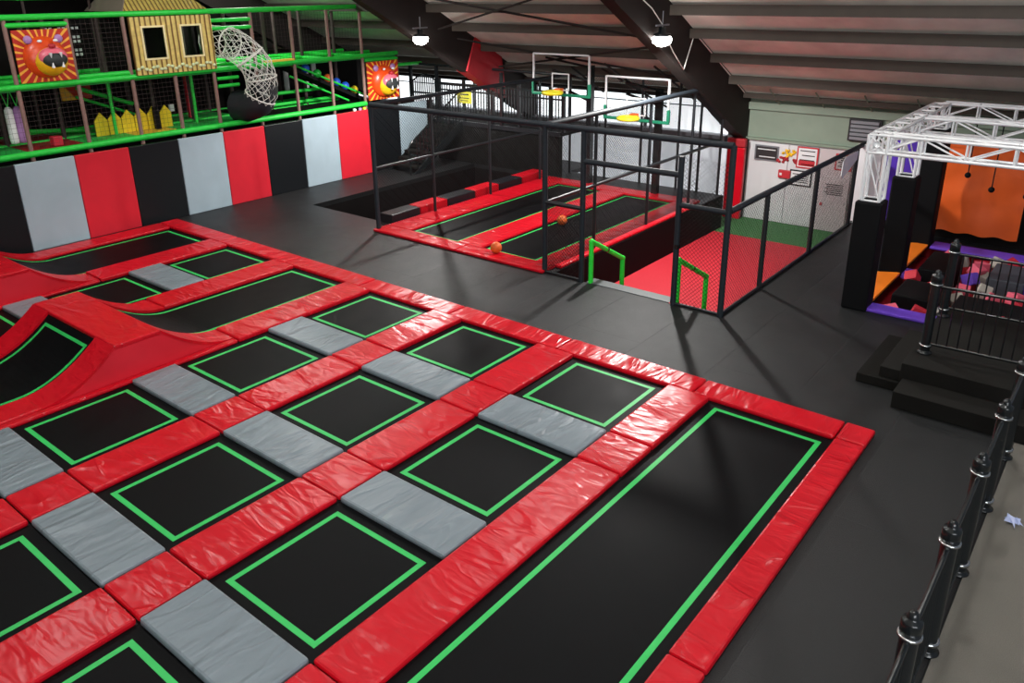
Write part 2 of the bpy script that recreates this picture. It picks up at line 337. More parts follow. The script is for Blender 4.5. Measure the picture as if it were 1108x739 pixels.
# red pads that run between the rows
def redpad(x0,x1,y0,y1,label,dz=0.,name='red_pad',mat=None):
    O(M().box(x0+.008,x1-.008,y0+.008,y1-.008,.002,.07+dz,.026),name,mat or RED,label,'pad','red vinyl pads of the court')
rows=[((3.70,4.30),'strip beside the long trampoline',[(7.10,8.58),(6.42,7.10),(2.75,6.42),(2.13,2.75),(-.6,2.13)]),
      ((5.80,6.45),'strip between right and middle rows',None),((7.95,8.60),'strip between middle and ramp-side rows',None),
      ((10.12,10.78),'strip in front of the red ramp',[(5.95,8.58)]),((12.27,12.92),'strip behind the nearer red ramp',[(5.95,8.58)]),
      ((14.5,15.15),'strip in front of the rear ramp',[(5.95,8.58)])]
for (y0,y1),nm,seg in rows:
    if seg is None: seg=[p for k in range(4) for p in (XC[k],XG[k])]
    for i,(a,b) in enumerate(seg):
        kind='long' if b-a>1 else 'short'
        redpad(a,b,y0,y1,'%s red pad, %s from the far border, %s'%(kind,ordn[i],nm),(.012 if (kind=='long' and i==0) else 0)+random.uniform(-.004,.006))
# remainder of the strips next to the ramps
redpad(-.6,5.95,10.12,10.26,'narrow red pad along the foot of the nearer ramp wall',-.01)
redpad(-.6,3.2,10.26,10.78,'red pad at the left foot of the nearer ramp',0)
redpad(-.6,5.95,14.5,14.62,'narrow red pad along the foot of the rear ramp wall',-.01)
redpad(-.6,5.95,12.8,12.92,'narrow red pad behind the nearer ramp beside the small squares',-.01)
redpad(-.6,3.2,12.27,12.8,'red pad beyond the left foot of the nearer ramp',0)
# borders
ys=[1.80,2.15,3.95,6.12,8.27,10.45,12.6,14.82,17.25]
wn=['corner red pad at the right end of the far border','red border pad at the far end of the long trampoline','far border red pad at the first square of the right row','far border red pad at the first square of the middle row','far border red pad at the ramp-side square row','far border red pad at the end of the nearer ramp lane','far border red pad at the back row of squares','last far border red pad beside the striped wall']
for i in range(8): redpad(FR[0],FR[1],ys[i],ys[i+1],wn[i],random.uniform(-.004,.006),mat=REDB)
redpad(4.55,8.58,1.80,2.15,'long red border pad on the right edge of the court beside the black floor',0)
redpad(-1.2,4.55,1.80,2.15,'near red border pad on the right edge at the bottom of the photo',0)
redpad(5.6,8.58,16.75,17.25,'red border pad along the foot of the striped wall',0)
# ramps
def prof(side,n=12):
    o=[]
    for i in range(n+1):
        u=i/n; x=5.95-1.08*u if side>0 else 3.12+1.08*u
        o.append((x,.055+.5*u**1.9))
    return o
def ramp(y0,y1,label,laneL):
    """two curved beds back to back with a padded ridge between them"""
    w=.52; q=T('trampoline_ramp',label,'trampoline ramp',(4.53,(y0+y1)/2,0))
    P(M().box(4.2,4.87,y0,y1,.49,.565,.02),'ridge_pad',RED,q)
    body=[(5.95,.01)]+[(x,max(.012,z-.03)) for x,z in prof(1)]+[(x,z-.03) for x,z in prof(-1)[::-1]]+[(3.12,.01)]
    P(M().prism(body,'y',y0+.005,y0+.05),'side_panel',REDW,q); P(M().prism(body,'y',y1-.05,y1-.005),'side_panel',REDW,q)  # lighter red than the pads: light on upright faces put into the colour
    for s in (1,-1):
        for a,b in ((y0,y0+w),(y1-w,y1)):
            P(M().strip(prof(s),a,b,.045),'edge_pad',RED,q)
        bd=P(M().strip([(x,z-.041) for x,z in prof(s)],y0+w,y1-w,.012),'bed',BED,q,'curved black bed')
        g=M(); pz=[(x,z-.0388) for x,z in prof(s)]
        g.strip(pz[:-1],y0+w+.09,y0+w+.145,.002); g.strip(pz[:-1],y1-w-.145,y1-w-.09,.002)
        xa,za=pz[-2]; xb,zb=pz[-3]; k=.4
        g.strip([(xa,za),(xa+(xb-xa)*k,za+(zb-za)*k)],y0+w+.145,y1-w-.145,.002)
        P(g,'border_line',GREEN,bd,'green border line')
    # flat lanes on both sides
    for (a,b,nm,ln) in ((5.95,8.58,'lane_trampoline',laneL[0]),(-.6,3.12,'lane_trampoline',laneL[1])):
        l=T(nm,ln,'trampoline',((a+b)/2,(y0+y1)/2,0))
        P(M().box(a,b,y0+w,y1-w,.002,.014),'bed',BED,l); g=M()
        c,d=y0+w+.09,y1-w-.09
        g.box(a,b-.12 if b>5 else b,c,c+.055,.0142,.0162).box(a,b-.12 if b>5 else b,d-.055,d,.0142,.0162)
        if b>5: g.box(b-.175,b-.12,c+.055,d-.055,.0142,.0162)
        P(g,'border_line',GREEN,l,'green border line')
ramp(10.26,12.8,'nearer red padded double ramp with curved black beds at the left',('black lane trampoline running to the right of the nearer red ramp','black lane trampoline running to the left of the nearer red ramp'))
ramp(14.62,17.25,'rear red padded ramp at the foot of the striped wall, left edge',('black lane trampoline along the striped wall','black lane trampoline left of the rear ramp at the photo edge'))

# striped padded wall
x0=4.82; cols=['k','g','r','k','g','r','k','g','r','k','g']; x=x0; nm={'k':('black',BLKW),'g':('grey',GREYW),'r':('red',REDW)}; cnt={'k':0,'g':0,'r':0}
for i,c in enumerate(cols):
    cnt[c]+=1; wd=1.165
    O(M().box(x+.006,x+wd-.006,17.5,17.58,0,1.81,.015),'wall_pad',nm[c][1],'%s padded wall panel, %s %s one from the left along the striped wall'%(nm[c][0],ordn[cnt[c]-1],nm[c][0]),'wall pad','padded panels of the striped wall'); x+=wd
S(M().box(4.0,18,17.6,17.72,0,1.78),'wall_left',DARK)

# ------------------------------------------------------------------ cage with dunk lanes
def lanebed(x0,x1,y0,y1,label):
    q=T('lane_trampoline',label,'trampoline',((x0+x1)/2,(y0+y1)/2,0))
    P(M().box(x0,x1,y0,y1,.002,.014),'bed',BED,q); i=.07;g=.04
    P(M().box(x0+i,x0+i+g,y0+i,y1-i,.0142,.0162).box(x1-i-g,x1-i,y0+i,y1-i,.0142,.0162).box(x0+i+g,x1-i-g,y0+i,y0+i+g,.0142,.0162).box(x0+i+g,x1-i-g,y1-i-g,y1-i,.0142,.0162),'border_line',GREEN,q,'green border line')
lanebed(11.62,17.2,10.83,12.25,'left lane trampoline inside the black cage beside red and black blocks'); lanebed(11.62,17.2,8.78,10.17,'right lane trampoline inside the black cage beside the sunken red court')
def lp(a,b,c,d,l): O(M().box(a+.005,b-.005,c+.005,d-.005,.002,.065,.022),'red_pad',RED,l,'pad','red vinyl pads of the cage lanes')
lp(11.18,11.62,8.3,10.5,'front red pad of the right cage lane'); lp(11.18,11.62,10.5,12.95,'front red pad of the left cage lane')
lp(11.62,17.2,12.25,12.95,'left side red pad of the cage lanes under the mesh'); lp(11.62,17.2,10.17,10.83,'red pad between the two cage lanes'); lp(11.62,17.2,8.18,8.78,'right side red pad of the cage lanes above the sunken court')
lp(17.2,17.68,8.3,10.5,'rear red pad behind the right cage lane'); lp(17.2,17.68,10.5,12.95,'rear red pad behind the left cage lane')
bx=[11.8,12.72,13.66,14.68,15.62,16.6,17.6]
for i in range(6):
    O(M().box(bx[i]+.01,bx[i+1]-.01,13.0,13.4,0,.22,.02),'foam_block',RED if i%2 else BLKV,'%s foam block, %s from the front beside the left cage lane'%('red' if i%2 else 'black',['first','second','third','fourth','fifth','sixth'][i]),'block','foam blocks along the left cage lane')
cg=T('mesh_cage','tall black mesh cage on posts around two lanes and the sunken court entrance','cage',(14.9,8.8,0))
HZ=2.75; RP=.045
def post(m,x,y,z0,z1,r=RP): return m.tube((x,y,z0),(x,y,z1),r,10)
for x,y,z0,z1 in [(11.28,12.86,0,HZ),(11.28,8.32,0,HZ),(11.28,7.5,0,HZ),(11.28,5.66,0,HZ-.25),(11.28,4.82,0,HZ),(13.07,12.86,0,HZ),(15.1,12.86,0,HZ),(17.2,12.86,0,HZ),(12.9,8.3,0,HZ),(15.0,8.3,0,HZ),(17.0,8.3,0,HZ)]+[(18.62,y,0,HZ) for y in (12.86,11.69,10.57,9.48,8.88,8.31)]:
    z0=.068 if (abs(y-12.86)<.01 and x<17.6) or (y==8.32) or (y==8.3) else z0; P(post(M(),x,y,z0,z1,.05 if x<11.5 else .035),'post',SLEEVE if x<11.5 else STEEL,cg)
for p,q,r in [((11.28,12.86,HZ),(11.28,4.82,HZ),.055),((11.28,12.86,HZ),(18.62,12.86,HZ),.045),((11.28,8.3,HZ),(18.62,8.3,HZ),.055),((11.28,7.5,2.2),(11.28,5.66,2.2),.05),((11.28,8.32,1.36),(11.28,7.5,1.36),.04),((11.28,5.66,1.72),(11.28,4.82,1.72),.045),
              ((11.28,12.86,1.4),(18.62,12.86,1.4),.028),((11.28,8.3,1.36),(18.62,8.3,1.36),.035),((18.62,12.86,1.38),(18.62,8.3,1.38),.03),((18.62,12.86,HZ),(18.62,8.3,HZ),.03),((11.28,8.32,.03),(11.28,7.5,.03),.025),((11.28,5.66,.03),(11.28,4.82,.03),.025)]:
    P(M().tube(p,q,r,10),'rail',SLEEVE if r>.041 else STEEL,cg)
for o,u,W,H in [((11.28,12.86,.03),(1,0,0),7.3,HZ-.05),((11.28,8.3,.07),(1,0,0),7.3,HZ-.1),((18.62,8.3,.03),(0,1,0),4.5,HZ-.05),((11.28,7.5,.03),(0,1,0),.8,1.32),((11.28,4.82,.03),(0,1,0),.84,HZ-.3)]:
    P(M().mesh(o,u,(0,0,1),W,H),'mesh_panel',WIRE,cg)
P(M().box(11.2,11.3,5.6,5.66,1.0,1.06),'latch',STEEL2,cg)
fn=T('mesh_fence','waist-high black mesh fence running back along the sunken red court','fence',(14.8,4.82,0))
for x in (12.85,15.3,17.75): P(post(M(),x,4.82,0,1.73,.045),'post',STEEL,fn)
P(M().tube((11.33,4.82,1.73),(18.45,4.82,1.73),.05,10),'top_rail',SLEEVE,fn); P(M().tube((11.33,4.82,.03),(18.0,4.82,.03),.03,8),'bottom_rail',STEEL,fn)
P(M().mesh((11.34,4.82,.03),(1,0,0),(0,0,1),6.5,1.68),'mesh_panel',WIRE,fn)
O(M().prism([(16.55,1.35),(16.62,1.26),(16.8,1.3),(17.5,1.52),(17.55,1.7),(16.75,1.7),(16.58,1.62)],'y',4.74,4.755),'white_board',PAPER,'white sheet hanging on the far end of the mesh fence','sheet')
S(M().box(18.05,18.12,4.4,4.9,0,1.75),'trim_%d'%t,WHITE); t+=1
# green entrance rails
for y,lab in ((7.33,'bright green foam handrail on the left of the sunken court steps'),(5.62,'bright green foam handrail on the right of the sunken court steps')):
    h=T('handrail',lab,'handrail',(11.5,y,0),'green handrails of the sunken court steps')
    P(M().tube((11.33,y,0),(11.33,y,.78),.045,10).ball((11.33,y,.78),.05),'post',GFOAM,h); P(M().tube((12.42,y,ZR),(12.42,y,.18),.045,10).ball((12.42,y,.18),.05),'post',GFOAM,h)
    P(M().tube((11.33,y,.78),(12.42,y,.18),.045,10),'rail',GFOAM,h)
    P(M().tube((11.83,y,.505),(11.87,y,.483),.049,10),'tape',STEEL2,h)
# basketball hoops
def hoop(yc,z0,z1,yp,label):
    x=17.; q=T('basketball_hoop',label,'basketball hoop',(17.62,yp,0)); a,b=yc-.86,yc+.86
    P(M().box(x,x+.012,a,b,z0,z1),'backboard',CLEAR,q,'clear backboard')
    P(M().box(x-.02,x+.03,a-.02,a+.02,z0,z1).box(x-.02,x+.03,b-.02,b+.02,z0,z1).box(x-.02,x+.03,a,b,z1-.03,z1+.01).box(x-.02,x-.005,yc-.27,yc+.27,z0+.5,z0+.53).box(x-.02,x-.005,yc-.27,yc-.24,z0+.12,z0+.5).box(x-.02,x-.005,yc+.24,yc+.27,z0+.12,z0+.5).box(x-.02,x-.005,yc-.27,yc+.27,z0+.1,z0+.13),'board_frame',PAPER,q,'pale frame and target square')
    P(M().box(x-.04,x+.04,a-.04,b+.04,z0-.04,z0+.03,.015).box(x-.04,x+.04,a-.05,a+.02,z0,z0+.3,.015).box(x-.04,x+.04,b-.02,b+.05,z0,z0+.3,.015),'edge_padding',HOOPG,q,'green padding')
    rg=M(); pts=[(x-.36+.23*math.cos(k*PI/12),yc+.23*math.sin(k*PI/12),z0+.08) for k in range(25)]; rg.path(pts,.05,8); P(rg,'rim',HOOPY,q,'yellow padded rim')
    P(M().box(x-.16,x,yc-.09,yc+.09,z0+.06,z0+.16,.01),'rim_bracket',ORANGE,q,'orange bracket')
    P(M().box(17.55,17.7,yp-.075,yp+.075,0,z0+.7),'pole',STEEL2,q)
    P(M().tube((17.6,yp,z0+.3),(x+.02,yc+.3,z0+.6),.035,8).tube((17.6,yp,z0-.2),(x+.02,yc-.2,z0+.12),.035,8).tube((17.6,yp,z0+.65),(x+.02,yc+.5,z1-.1),.03,8),'arm',STEEL2,q)
hoop(12.05,2.42,3.42,11.55,'left basketball hoop with clear backboard and yellow rim, the higher one'); hoop(9.82,1.97,2.97,9.54,'right basketball hoop with clear backboard and yellow rim, the lower one')
for p,l in (((11.5,9.68,.125+.05),'orange ball on the red pad at the front of the cage lanes'),((14.0,9.85,.135),'orange ball further back on the right cage lane')):
    O(M().ball(p,.115,n=20,m=14),'basketball',ORBALL,l,'ball','orange balls in the cage')

# ------------------------------------------------------------------ mezzanine, staircase
S(M().box(17.95,18.1,12.75,17.4,0,1.16),'wall_mezzanine',BLACKWALL)
S(M().box(17.9,19.95,12.6,17.4,1.16,1.24),'floor',BLACKWALL)
S(M().box(17.88,17.95,12.7,17.4,1.13,1.25),'trim_%d'%t,STEEL); t+=1
mr=T('picket_railing','black picket railing along the raised platform behind the cage','railing',(18.0,14.9,1.24))
for y in (17.3,16.3,15.2,14.2,13.1,12.65): P(M().box(17.97,18.05,y-.04,y+.04,1.24,2.45),'post',STEEL2,mr)
P(M().box(17.98,18.04,12.65,17.3,2.28,2.34).box(17.98,18.04,12.65,17.3,2.1,2.14),'top_rail',STEEL2,mr); P(M().box(17.98,18.04,12.65,17.3,1.32,1.37),'bottom_rail',STEEL2,mr)
for k in range(44):
    y=12.72+k*.104; P(M().box(18.0,18.025,y-.012,y+.012,1.34,2.3),'picket',STEEL2,mr)
gt=T('picket_gate','black arched picket gate at the head of the far stairs','gate',(17.6,17.6,1.24))
g=M()
for k in range(13): 
    xx=17.95; y=17.35+k*.085; top=2.3+.22*math.sin(PI*k/12); P(M().box(xx-.01,xx+.015,y-.015,y+.015,1.3,top),'picket',STEEL2,gt)
P(M().path([(17.96,17.33+1.06*k/12,2.32+.22*math.sin(PI*k/12)) for k in range(13)],.025,6),'top_rail',STEEL2,gt); P(M().box(17.94,17.98,17.33,18.4,1.95,2.0),'middle_rail',STEEL2,gt); P(M().box(17.94,17.98,17.33,18.4,1.3,1.35),'bottom_rail',STEEL2,gt)
S(M().box(17.9,17.98,18.4,18.5,0,2.9).box(17.9,17.98,17.3,17.38,1.24,2.85).box(17.9,17.98,14.75,14.83,1.24,2.75),'trim_%d'%t,STEEL2); t+=1
S(M().tube((17.94,18.45,2.85),(17.94,12.7,2.8),.04,8),'trim_%d'%t,STEEL2); t+=1
sg=T('warning_sign','yellow sign hanging on the black picket railing','sign',(17.95,16.2,1.75))
P(M().box(17.94,17.955,15.95,16.5,1.78,2.12),'board',LABEL_Y,sg); P(M().box(17.934,17.94,16.05,16.4,2.02,2.06).box(17.934,17.94,16.03,16.42,1.92,1.945).box(17.934,17.94,16.08,16.38,1.85,1.87),'print',INK,sg)
st=T('staircase','dark staircase with picket handrail climbing to the raised platform','staircase',(16.6,16.8,0))
for k in range(7): P(M().box(15.85+.27*k,16.16+.27*k,16.35,17.3,.14*(k+1),.16*(k+1)+.03),'tread',STEPM,st)
for y in (16.3,17.33):
    P(M().prism([(15.75,.0),(16.0,.0),(17.9,1.0),(17.9,1.24),(17.75,1.24)],'y',y-.02,y+.02),'stringer',STEEL2,st)
hr=M().path([(15.65,16.3,.5),(15.6,16.3,.75),(15.7,16.3,.9),(15.9,16.3,1.02),(17.9,16.3,2.2)],.025,8); P(hr,'handrail',STEEL2,st)
for k in range(14):
    xx=15.95+k*.14; P(M().box(xx-.011,xx+.011,16.29,16.312,.1+(xx-15.85)*.57,1.03+(xx-15.9)*.59),'picket',STEEL2,st)
P(M().tube((15.65,16.3,0),(15.65,16.3,.55),.025,8),'newel',STEEL2,st)

# ------------------------------------------------------------------ play structure beyond the striped wall
PY=17.9
pf=T('climbing_structure','tall indoor climbing structure with brown posts and green beams behind the striped wall','play structure',(10.5,19.,0))
px=[5.34,6.5,7.68,8.85,9.86,10.86,12.04,13.21,14.39,15.54]
for i,xx in enumerate(px):
    if xx==9.86: P(M().tube((xx,PY,0),(xx,PY,3.25),.045,9),'post',BROWN,pf)
    else: P(M().tube((xx,PY,0),(xx,PY,4.6),.045,9),'post',BROWN,pf)
    for yy in (19.1,20.3):
        if i%2==0 or yy<20: P(M().tube((xx+.0,yy,0),(xx,yy,4.5),.05,8),'post',BRND,pf)
P(M().tube((16.86,PY,0),(16.86,PY,3.2),.045,9),'post',BRND,pf)
def beam(p,q,r=.055,mat=GPLAY): P(M().tube(p,q,r,9),'beam',mat,pf)
beam((4.5,PY-.02,1.9),(15.54,PY-.02,1.92),.07); beam((4.5,PY-.02,3.24),(16.86,PY-.02,3.25),.06); beam((4.5,PY-.02,4.57),(15.54,PY-.02,4.57),.06)
beam((6.5,PY,4.42),(7.68,PY,4.42),.05); beam((15.6,PY,3.12),(16.86,PY,3.1),.05); beam((16.86,PY,2.9),(18.06,PY+.2,2.86),.05)
for z in (4.36,4.18): beam((10.92,PY,z),(12.02,PY,z),.045)
for z in (3.02,2.84): beam((10.92,PY,z),(11.5,PY,z),.045)
beam((7.7,PY+.02,3.34),(8.83,PY+.02,3.34),.05)
for yy in (19.1,20.3): beam((4.5,yy,3.24),(16.86,yy,3.24),.05); beam((4.5,yy,1.92),(15.5,yy,1.92),.05)
for xx in px[1:]: beam((xx,PY,3.24),(xx,20.3,3.24),.045)
beam((8.57,18.5,1.95),(8.57,18.5,3.2),.04); beam((10.59,18.5,1.95),(10.59,18.5,3.2),.04)
beam((13.2,19.0,2.35),(15.5,19.0,2.35),.05); beam((13.2,19.0,2.05),(15.5,19.0,2.05),.05)
for a,b,mt,nm in [(4.5,6.5,GRNM,'green'),(6.5,7.68,REDM,'dark red'),(7.68,8.85,GRNM,'green'),(8.85,9.86,YELM,'yellow'),(9.86,12.04,GRNM,'green'),(12.04,15.54,DARK,'dark')]:
    P(M().box(a,b,PY,20.4,1.84,1.93),'deck_mat',mt,pf,nm+' deck mat')
P(M().box(4.5,16.86,PY+.03,20.4,3.16,3.2),'upper_deck',GRNM,pf)
P(M().box(4.5,12.0,20.45,20.5,3.2,4.5).box(4.5,17.5,20.45,20.5,0,3.2).box(4.5,17.5,18.05,18.1,0,1.8),'back_panel',DARK,pf)
m=M()
for k in range(9):
    for j in range(7):
        if (k*j+k)%3: m.box(8.15+.1*k,8.21+.1*k,20.43,20.45,3.6+.1*j,3.66+.1*j)
P(m,'light_gaps',WHT,pf)
P(M().box(12.3,13.2,PY-.05,PY+.1,3.29,3.34),'edge_mat',YELM,pf,'yellow edge mat')
beam((8.35,19.6,2.95),(9.6,19.6,2.45),.05); beam((8.3,19.6,2.75),(9.6,19.6,2.2),.035); beam((6.9,19.5,2.15),(8.3,19.5,2.0),.05)
P(M().box(11.0,11.2,19.5,19.6,1.95,3.15),'red_panel',REDF,pf,'red panel'); P(M().box(8.3,9.0,20.35,20.4,2.6,3.1),'patterned_panel',MANE,pf,'orange patterned panel')
# netting (fine cord grid, countless)
m=M()
for a,b,z0,z1 in [(5.34,6.5,1.95,3.2),(6.5,7.68,1.95,3.2),(7.68,8.85,1.95,3.2),(8.85,10.86,1.95,3.2),(7.68,8.85,3.3,4.5),(12.04,15.54,3.3,4.5)]:
    xx=a
    while xx<b: m.tube((xx,PY+.05,z0),(xx,PY+.05,z1),.0026,3,caps=False); xx+=.1
    zz=z0
    while zz<z1: m.tube((a,PY+.05,zz),(b,PY+.05,zz),.0026,3,caps=False); zz+=.1
n=P(m,'netting',BRND,pf); n['kind']='stuff'
# yellow picket wall
yf=T('picket_fence','yellow pointed play fence standing on the lower deck','fence',(9.0,18.8,1.93))
for k in range(6):
    a=8.2+k*.31; P(M().prism([(a,1.94),(a+.29,1.94),(a+.29,2.28),(a+.15,2.46),(a,2.28)],'y',18.66,18.7),'panel',YEL,yf)
O(M().box(9.55,9.66,18.5,18.62,1.94,2.45),'bollard',BLACKPAD,'black square post between yellow fence panels on the play deck','post')
O(M().box(7.08,7.28,18.2,18.4,1.94,2.14,.02),'soft_cube',REDF,'small red soft cube on the dark red play mat','cube')
O(M().box(10.15,10.27,18.9,18.95,2.25,2.42),'notice',PAPER,'small white notice inside the lower play deck','notice')
for i,(xx,mt,l) in enumerate([(6.45,WHT,'white hanging punch bag inside the left play bay'),(6.62,LEAR,'pink patterned hanging punch bag inside the left play bay')]):
    q=T('punch_bag',l,'punch bag',(xx,18.5,2.0)); P(M().lathe((xx,18.5,2.05),[(.0,0),(.08,.02),(.09,.1),(.085,.7),(.05,.76),(0,.78)],10),'bag',mt,q); P(M().tube((xx,18.5,2.8),(xx-.08,18.5,3.15),.01,5).tube((xx,18.5,2.8),(xx+.08,18.5,3.15),.01,5),'cord',GPLAY,q)
# lion panels
def lion(x0,x1,z0,z1,label):
    xc,zc=(x0+x1)/2,(z0+z1)/2; y=PY-.06; q=T('lion_panel',label,'play panel',(xc,y,zc),'lion panels of the play frame'); s=(x1-x0)/1.1
    P(M().box(x0,x1,y,y+.05,z0,z1,.012),'mane_panel',MANE,q,'striped orange mane')
    P(M().ball((xc,y,zc-.03),.43*s,.2*s,.42*s,n=24,m=14),'face',LFACE,q)
    P(M().ball((xc+.05*s,y-.1*s,zc-.1*s),.33*s,.2*s,.30*s,n=24,m=14),'muzzle',LMUZ,q,'yellow muzzle')
    P(M().ball((xc+.07*s,y-.19*s,zc-.03*s),.29*s,.14*s,.21*s,n=20,m=12),'lip',LPINK,q,'pink lip')
    P(M().ball((xc+.075*s,y-.235*s,zc-.07*s),.25*s,.13*s,.165*s,n=20,m=12),'mouth',LMOUTH,q,'dark open mouth')
    for a,b,dr in ((-.1,.07,-1),(.1,.07,-1),(-.09,-.22,1),(.11,-.22,1)):
        P(M().tube((xc+(a+.07)*s,y-.345*s,zc+b*s),(xc+(a+.07)*s,y-.36*s,zc+(b+dr*.1)*s),.035*s,7,.004),'tooth',WHT,q,'white tooth')
    P(M().ball((xc+.06*s,y-.26*s,zc+.2*s),.075*s,.06*s,.05*s),'nose',SIGNR,q,'red nose')
    for a in (-.3,.3): P(M().ball((xc+a*s,y-.06,zc+.33*s),.085*s,.05*s,.085*s),'ear',LEAR,q,'lilac ear')
    for a in (-.13,.18): P(M().ball((xc+a*s,y-.19*s,zc+.3*s),.05*s,.03*s,.03*s),'eye',WHT,q,'white eye')
lion(6.58,7.66,3.31,4.33,'left open-mouthed lion face panel with striped orange mane, upper left'); lion(15.64,16.84,1.98,3.06,'right open-mouthed lion face panel at the end of the play frame')
# bamboo hut front and roofs
q=T('bamboo_hut','bamboo hut front with two dark windows on the upper play deck','play hut',(9.9,PY-.08,3.27))
zb,zt=3.27,4.5; w=[(9.2,9.68),(10.12,10.58)]; wa,wb=3.62,4.27; m=M(); y0,y1=PY-.11,PY-.06
for a,b in ((8.93,9.2),(9.68,10.12),(10.58,10.9)): m.box(a,b,y0,y1,zb,zt)
for a,b in w: m.box(a,b,y0,y1,zb,wa).box(a,b,y0,y1,wb,zt)
P(m,'bamboo_wall',BAMBOO,q)
for a,b in w: P(M().box(a-.04,a,y0-.02,y1,wa-.04,wb+.04).box(b,b+.04,y0-.02,y1,wa-.04,wb+.04).box(a,b,y0-.02,y1,wa-.04,wa).box(a,b,y0-.02,y1,wb,wb+.04),'window_trim',LABEL_Y if 0 else plain('pale_cane',srgb(240,225,170),.5).m,q)
m=M()
for k in range(22): m.ball((8.98+k*.088,y0-.01,3.4+.04*math.sin(k*1.7)),.05,.02,.035,n=8,m=5)
P(m,'leaf_garland',plain('pale_leaf',srgb(215,225,175),.6).m,q,'pale leaf garland')
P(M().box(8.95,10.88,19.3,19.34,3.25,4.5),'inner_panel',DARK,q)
rf=T('thatched_roof','straw thatched hut roof with a side greyed as shade above the bamboo front','play roof',(9.9,18.7,4.62))
A4=[(8.87,17.84,4.63),(10.86,17.84,4.63),(10.86,19.6,4.63),(8.87,19.6,4.63)]; B4=[(9.45,18.5,5.35),(10.2,18.5,5.35),(10.2,19.0,5.35),(9.45,19.0,5.35)]
P(M().add(A4+B4,[(0,1,5,4),(1,2,6,5),(2,3,7,6),(4,5,6,7),(0,3,2,1)]),'thatch',THATCH,rf); P(M().add([A4[3],A4[0],B4[0],B4[3],(8.85,19.6,4.62),(8.85,17.84,4.62),(9.43,18.5,5.36),(9.43,19,5.36)],[(0,1,2,3),(4,7,6,5),(0,4,5,1),(2,6,7,3),(1,5,6,2),(0,3,7,4)]),'shaded_side',SHADEG,rf,'side greyed as shade')  # left roof face is grey: its shade is put into the colour
r2_=T('play_canopy','small straw canopy with green edge beam at the top left of the play frame','play roof',(8.2,20.2,4.9))
P(M().add([(7.6,19.4,4.95),(9.0,19.4,4.95),(9.0,20.6,4.95),(7.6,20.6,4.95),(8.1,19.8,5.5),(8.5,19.8,5.5),(8.5,20.2,5.5),(8.1,20.2,5.5)],[(0,1,5,4),(1,2,6,5),(2,3,7,6),(3,0,4,7),(4,5,6,7),(3,2,1,0)]),'canopy',THATCH,r2_); P(M().tube((7.4,19.35,4.92),(9.1,19.35,4.92),.05,8).tube((7.4,19.35,4.92),(7.4,20.6,4.92),.05,8),'edge_beam',GFOAM,r2_)
for k in (7.5,8.9): P(M().tube((k,19.4,3.2),(k,19.4,4.95),.03,6),'support',BRND,r2_)
# net crawl tube bending down
nt=T('net_tube','white rope crawl tube bending down with a black lower end on the play frame','crawl tube',(11.6,17.6,2.1))
cp=[(11.3,18.5,3.85),(11.32,18.15,3.86),(11.4,17.8,3.8),(11.55,17.5,3.6),(11.72,17.38,3.3),(11.8,17.36,2.98),(11.8,17.38,2.68),(11.72,17.5,2.42),(11.6,17.8,2.3),(11.5,18.1,2.3)]
def interp(k,n=40):
    f=k/n*(len(cp)-1); i=min(int(f),len(cp)-2); return Vector(cp[i]).lerp(Vector(cp[i+1]),f-i)
rings=[];a=None
for k in range(41):
    c=interp(k); d=(interp(min(k+1,40))-interp(max(k-1,0))).normalized(); a=Vector((1,0,0)) if a is None else a; a=(a-d*a.dot(d)).normalized(); b=d.cross(a)
    rings.append([c+(a*math.cos(2*PI*j/14)+b*math.sin(2*PI*j/14))*.38 for j in range(14)])
m=M(); hp=M(); lo=M()
for k in range(0,30,3):
    for j in range(14):
        m.tube(rings[k][j],rings[k+3][(j+1)%14],.008,4,caps=False); m.tube(rings[k][j],rings[k+3][(j-1)%14],.008,4,caps=False)
P(m,'rope_net',ROPE,nt); [P(M().path(rings[k]+[rings[k][0]],.018,6),'hoop',ROPE,nt) for k in (0,8,15,22,29)]
vs=[v for k in range(24,41) for v in rings[k]]; n=14
fs=[(i*n+j,i*n+(j+1)%n,(i+1)*n+(j+1)%n,(i+1)*n+j) for i in range(16) for j in range(14) if not (i<6 and 0)]
# black sleeve covers the lower, outer half of the tube
keep=[f for f in fs if f[0]//n>4 or Vector(vs[f[0]]).x>interp(24+f[0]//n).x-.02]
P(M().add(vs,keep,True),'sleeve',varied('black_net_sleeve',srgb(30,30,36),.6,.2,20.).m,nt,'black sleeve')
# ball slide
sl=T('ball_slide','dark slanted ramp with green rails inside the play frame','slide',(14.7,18.6,2.0))
P(M().prism([(13.35,3.05),(13.35,3.12),(16.0,1.98),(15.8,1.95)],'y',18.35,18.95),'ramp',BLACKPAD,sl)
P(M().tube((13.35,18.35,3.2),(15.95,18.35,2.08),.03,7).tube((13.35,18.35,2.85),(15.3,18.35,2.0),.03,7),'rail',GPLAY,sl)
for i,(u,mt,cn) in enumerate([(.12,YEL,'yellow'),(.27,BLUE,'blue'),(.42,GRNB,'green'),(.56,ORANGE,'orange'),(.68,BLUE,'blue'),(.8,BLUE,'blue'),(.93,YEL,'yellow')]):
    O(M().ball((13.4+2.55*u,18.62,3.18-1.12*u+.1),.12),'play_ball',mt,'%s play ball, %s from the top of the slanted ramp'%(cn,['first','second','third','fourth','fifth','sixth','seventh'][i]),'ball','play balls on the ramp')
for i,xx in enumerate((13.6,14.3,15.0,15.3)):
    O(M().box(xx,xx+.14,19.9,19.95,2.2,3.0),'hanging_strip',WHT,'white strip hanging behind the ball ramp, %s from the left'%ordn[i],'strip','white strips behind the ball ramp')
